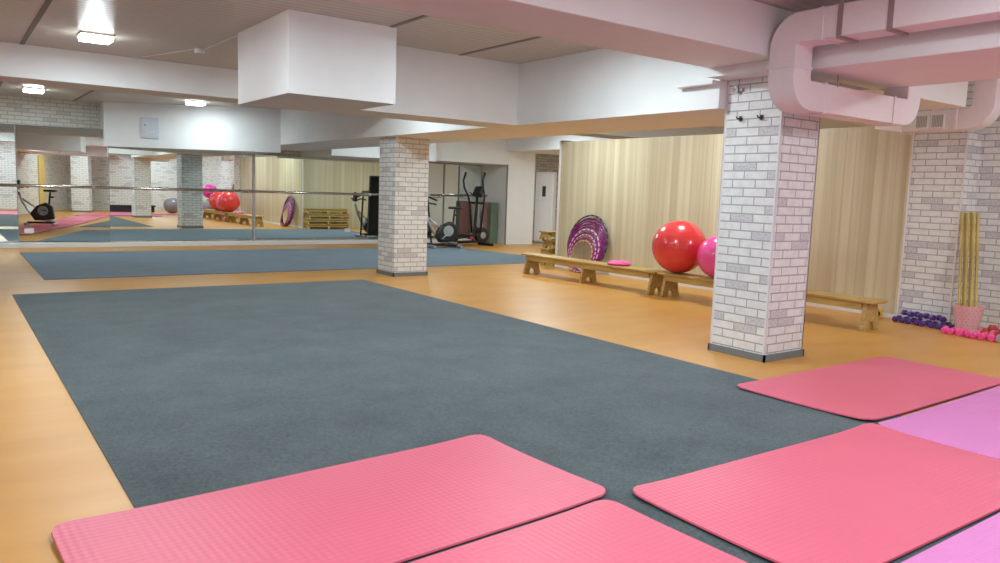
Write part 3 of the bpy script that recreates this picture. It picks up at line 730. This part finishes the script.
# ---------------------------------------------------------------- machines
def elliptical(label, loc, rz):
    """flywheel towards +x, user stands at -x side"""
    t = thing('elliptical_trainer', label, 'elliptical trainer', loc, rz)
    fr = MB().tube([(-.62, 0, .09), (.50, 0, .11)], .035, 10).tube([(.10, 0, .12), (.16, 0, .5), (.20, 0, 1.22)], .036, 10)
    fr.tube([(.44, 0, .12), (.20, 0, .45)], .022, 8)
    link_mesh('frame', fr, BLACKM, t, smooth='auto')
    for x in (-.6, .5):
        link_mesh('foot', MB().tube([(x, -.27, .035), (x, .27, .035)], .033, 10), BLACK, t, smooth='auto')
    link_mesh('flywheel_housing', MB().lathe([(.10, -.07), (.185, -.055), (.20, 0), (.185, .055), (.10, .07)], (.36, 0, .25), 32, 'y'), BLACK, t, smooth='auto')
    link_mesh('housing_disc', MB().lathe([(.07, -.078), (.08, -.072), (.08, .072), (.07, .078)], (.36, 0, .25), 28, 'y'), GREY, t, smooth='auto')
    link_mesh('red_badge', MB().box(-.02, .10, -.052, .052, .16, .22), REDV, t, bevel=.01)
    link_mesh('console', MB().prism([(.13, 1.20), (.24, 1.15), (.30, 1.38), (.24, 1.42)], -.13, .13, 'y'), BLACK, t, bevel=.01)
    link_mesh('crossbar', MB().tube([(.19, -.26, 1.02), (.19, .26, 1.02)], .028, 10), BLACKM, t, smooth='auto')
    link_mesh('fixed_handle', MB().tube([(.12, -.20, 1.27), (.20, -.14, 1.20), (.22, 0, 1.18), (.20, .14, 1.20), (.12, .20, 1.27)], .015, 8), BLACK, t, smooth=True)
    for s in (-1, 1):
        y = s * .27; ph = s * .09
        a = link_mesh('swing_arm', MB().tube([(.19 + ph, y, .30), (.19, y, 1.02), (.16 - ph * .4, y, 1.20), (.08 - ph * .5, y * 1.12, 1.38), (.06 - ph * .5, y * 1.15, 1.55), (.12 - ph * .5, y * 1.12, 1.74)], [.026, .026, .024, .023, .024, .026], 10), BLACKM, t, smooth=True)
        link_mesh('pedal_rail', MB().tube([(.19 + ph, y, .30), (-.30, y * .7, .20 - ph * .3), (-.56, y * .7, .16 - ph * .3)], .02, 8), BLACKM, t, smooth='auto')
        link_mesh('pedal', MB().box(-.36, -.02, y * .7 - .07, y * .7 + .07, .245 - ph * .2, .275 - ph * .2), BLACK, t, bevel=.008)
    return t
elliptical('black elliptical trainer standing before the last mirror, beside the exercise bike', (10.12, 15.25, 0), R(5))

def bike(label, loc, rz):
    """handlebar towards +x"""
    t = thing('exercise_bike', label, 'exercise bike', loc, rz)
    link_mesh('silver_frame', MB().tube([(.52, 0, .86), (.44, 0, .62), (.30, 0, .36), (.10, 0, .17), (-.28, 0, .10)], .032, 10).tube([(.46, 0, .70), (.20, 0, .50), (-.02, 0, .36)], .02, 8), SILVER, t, smooth=True)
    link_mesh('body', MB().prism([(-.30, .16), (.16, .12), (.27, .30), (.12, .50), (-.10, .60), (-.26, .50)], -.075, .075, 'y'), BLACK, t, bevel=.035, seg=3)
    link_mesh('cover_disc', MB().lathe([(.11, -.088), (.125, -.076), (.125, .076), (.11, .088)], (-.04, 0, .38), 28, 'y'), GREY, t, smooth='auto')
    link_mesh('seat_post', MB().tube([(-.17, 0, .50), (-.21, 0, .87)], .022, 10), BLACKM, t, smooth='auto')
    link_mesh('saddle', MB().prism([(-.36, -.10), (-.30, -.13), (-.18, -.07), (-.06, -.022), (-.04, 0), (-.06, .022), (-.18, .07), (-.30, .13), (-.36, .10)], .875, .93, 'z'), BLACK, t, bevel=.022, seg=3)
    link_mesh('seat_knob', MB().tube([(-.20, 0, .74), (-.29, 0, .74)], .022, 10), BLACK, t, smooth='auto')
    link_mesh('handlebar', MB().tube([(.34, -.24, .97), (.50, -.21, 1.0), (.52, 0, .93), (.50, .21, 1.0), (.34, .24, .97)], .018, 10), BLACK, t, smooth=True)
    link_mesh('console', MB().prism([(.50, .95), (.57, .93), (.52, 1.16), (.47, 1.16)], -.07, .07, 'y'), BLACK, t, bevel=.01)
    for x in (-.30, .34):
        link_mesh('foot', MB().tube([(x, -.24, .035), (x, .24, .035)], .033, 10), GREY, t, smooth='auto')
    link_mesh('base_rail', MB().tube([(-.30, 0, .07), (.34, 0, .07)], .028, 8), BLACKM, t, smooth='auto')
    for s in (-1, 1):
        cr = link_mesh('crank', MB().tube([(.02, s * .095, .30), (.02 + s * .11, s * .11, .30 - s * .10)], .012, 8), SILVER, t, smooth='auto')
        link_mesh('pedal', MB().box(-.03 + s * .11, .07 + s * .11, min(s * .12, s * .20), max(s * .12, s * .20), .285 - s * .10, .31 - s * .10), BLACK, cr, bevel=.006)
    return t
bike('silver and black exercise bike beside the far brick pillar', (9.14, 14.75, .0075), R(172))

bike('exercise bike on the left row of mats, seen only in the angled mirror', (-.30, 9.9, .0275), R(178))
# folded treadmill standing behind the far pillar (seen in the mirror)
t = thing('folded_treadmill', 'black folded treadmill by the mirrors behind the smaller pillar', 'treadmill', (8.80, 15.74, 0), R(8))
link_mesh('deck', MB().prism([(-.18, .14), (-.02, .10), (.10, 1.55), (-.02, 1.60)], -.22, .22, 'x'), BLACK, t, bevel=.02)
link_mesh('base_frame', MB().tube([(-.30, -.45, .04), (-.30, .35, .04)], .03, 8).tube([(.30, -.45, .04), (.30, .35, .04)], .03, 8).tube([(-.30, .33, .04), (.30, .33, .04)], .03, 8).tube([(-.30, -.40, .04), (-.30, -.22, 1.15)], .022, 8).tube([(.30, -.40, .04), (.30, -.22, 1.15)], .022, 8), BLACKM, t, smooth='auto')
link_mesh('console', MB().box(-.33, .33, -.30, -.16, 1.13, 1.22), GREY, t, bevel=.02)
link_mesh('hand_grip', MB().tube([(-.33, -.25, 1.12), (-.33, -.52, 1.06)], .022, 8).tube([(.33, -.25, 1.12), (.33, -.52, 1.06)], .022, 8), BLACK, t, smooth='auto')

# rolled mats standing by the side wall
for k, (y, mt, nm) in enumerate([(16.05, MATROSE, 'dusty rose'), (15.86, MATGREEN, 'sage green')]):
    t = thing('folded_mat', '%s folded mat standing upright at the end of the mirrors' % nm, 'exercise mat', (11.20 + .0 * k, y, 0), 0, 'folded mats standing at the mirror end')
    for q in range(3):
        link_mesh('fold', MB().prism(rounded(-.11 + .0 * q, .11, -.085 + q * .058, -.030 + q * .058, .024), 0, 1.03), mt, t, smooth='auto')

# ---------------------------------------------------------------- things seen only in the mirrors
t = thing('low_storage_bench', 'low black bench against the back of the room, seen in the mirror', 'bench', (5.75, .10, 0))
link_mesh('bench_top', MB().box(-1.1, 1.1, -.2, .2, .24, .30), BLACK, t, bevel=.01)
link_mesh('bench_base', MB().box(-1.05, 1.05, -.17, .17, .03, .2395), BLACK, t, bevel=.006)
struct('door_1', MB().box(XL + .001, XL + .05, .5, 1.2, 0, 2.05), DOORY, bevel=.01)
brick_pillar(-1.9, -1.3, -.4, .1, 2.355, 'white brick pillar on the left side of the room, seen only in the mirror', trim=False)
for k, (x, y) in enumerate([(-.60, 2.3), (-.42, 4.35), (-.30, 6.4), (-.18, 8.45), (-.12, 10.5), (-.12, 12.55)]):
    exercise_mat(x, y, 1.94, .95, R(90), CORAL, 'coral pink mat at the left side, %s from the camera, seen only in the mirror' % words[k], (0, 0, 0, 0), 11 + k, 'foam mats at the left side')
for x, y, lb in ((-1.3, 1.5, 'unseen lamp added above the left side near the camera to brighten the walls'), (-1.3, 6.5, 'unseen lamp added above the left row of mats to brighten the walls'), (5.0, -1.2, 'unseen lamp added above the low black bench to brighten the back wall'), (2.0, -1.2, 'unseen lamp added near the middle of the back wall to brighten it'), (7.4, -1.2, 'unseen lamp added in the corner by the grey and magenta balls for brightness')):
    ceiling_lamp(x, y, lb, PW)  # added lamps, brighten the brick walls that the mirrors show

# ---------------------------------------------------------------- world and colour
w = bpy.data.worlds.new('world'); sc.world = w; w.use_nodes = True
w.node_tree.nodes['Background'].inputs[0].default_value = (.8, .9, 1, 1); w.node_tree.nodes['Background'].inputs[1].default_value = .05
vs = sc.view_settings; vs.view_transform = 'Standard'; vs.look = 'None'; vs.gamma = 1; vs.use_curve_mapping = False; vs.exposure = 0.55
sc.cycles.max_bounces = 10; sc.cycles.diffuse_bounces = 6; sc.cycles.glossy_bounces = 6
sc.cycles.use_denoising = True
sc.cycles.sample_clamp_indirect = 6
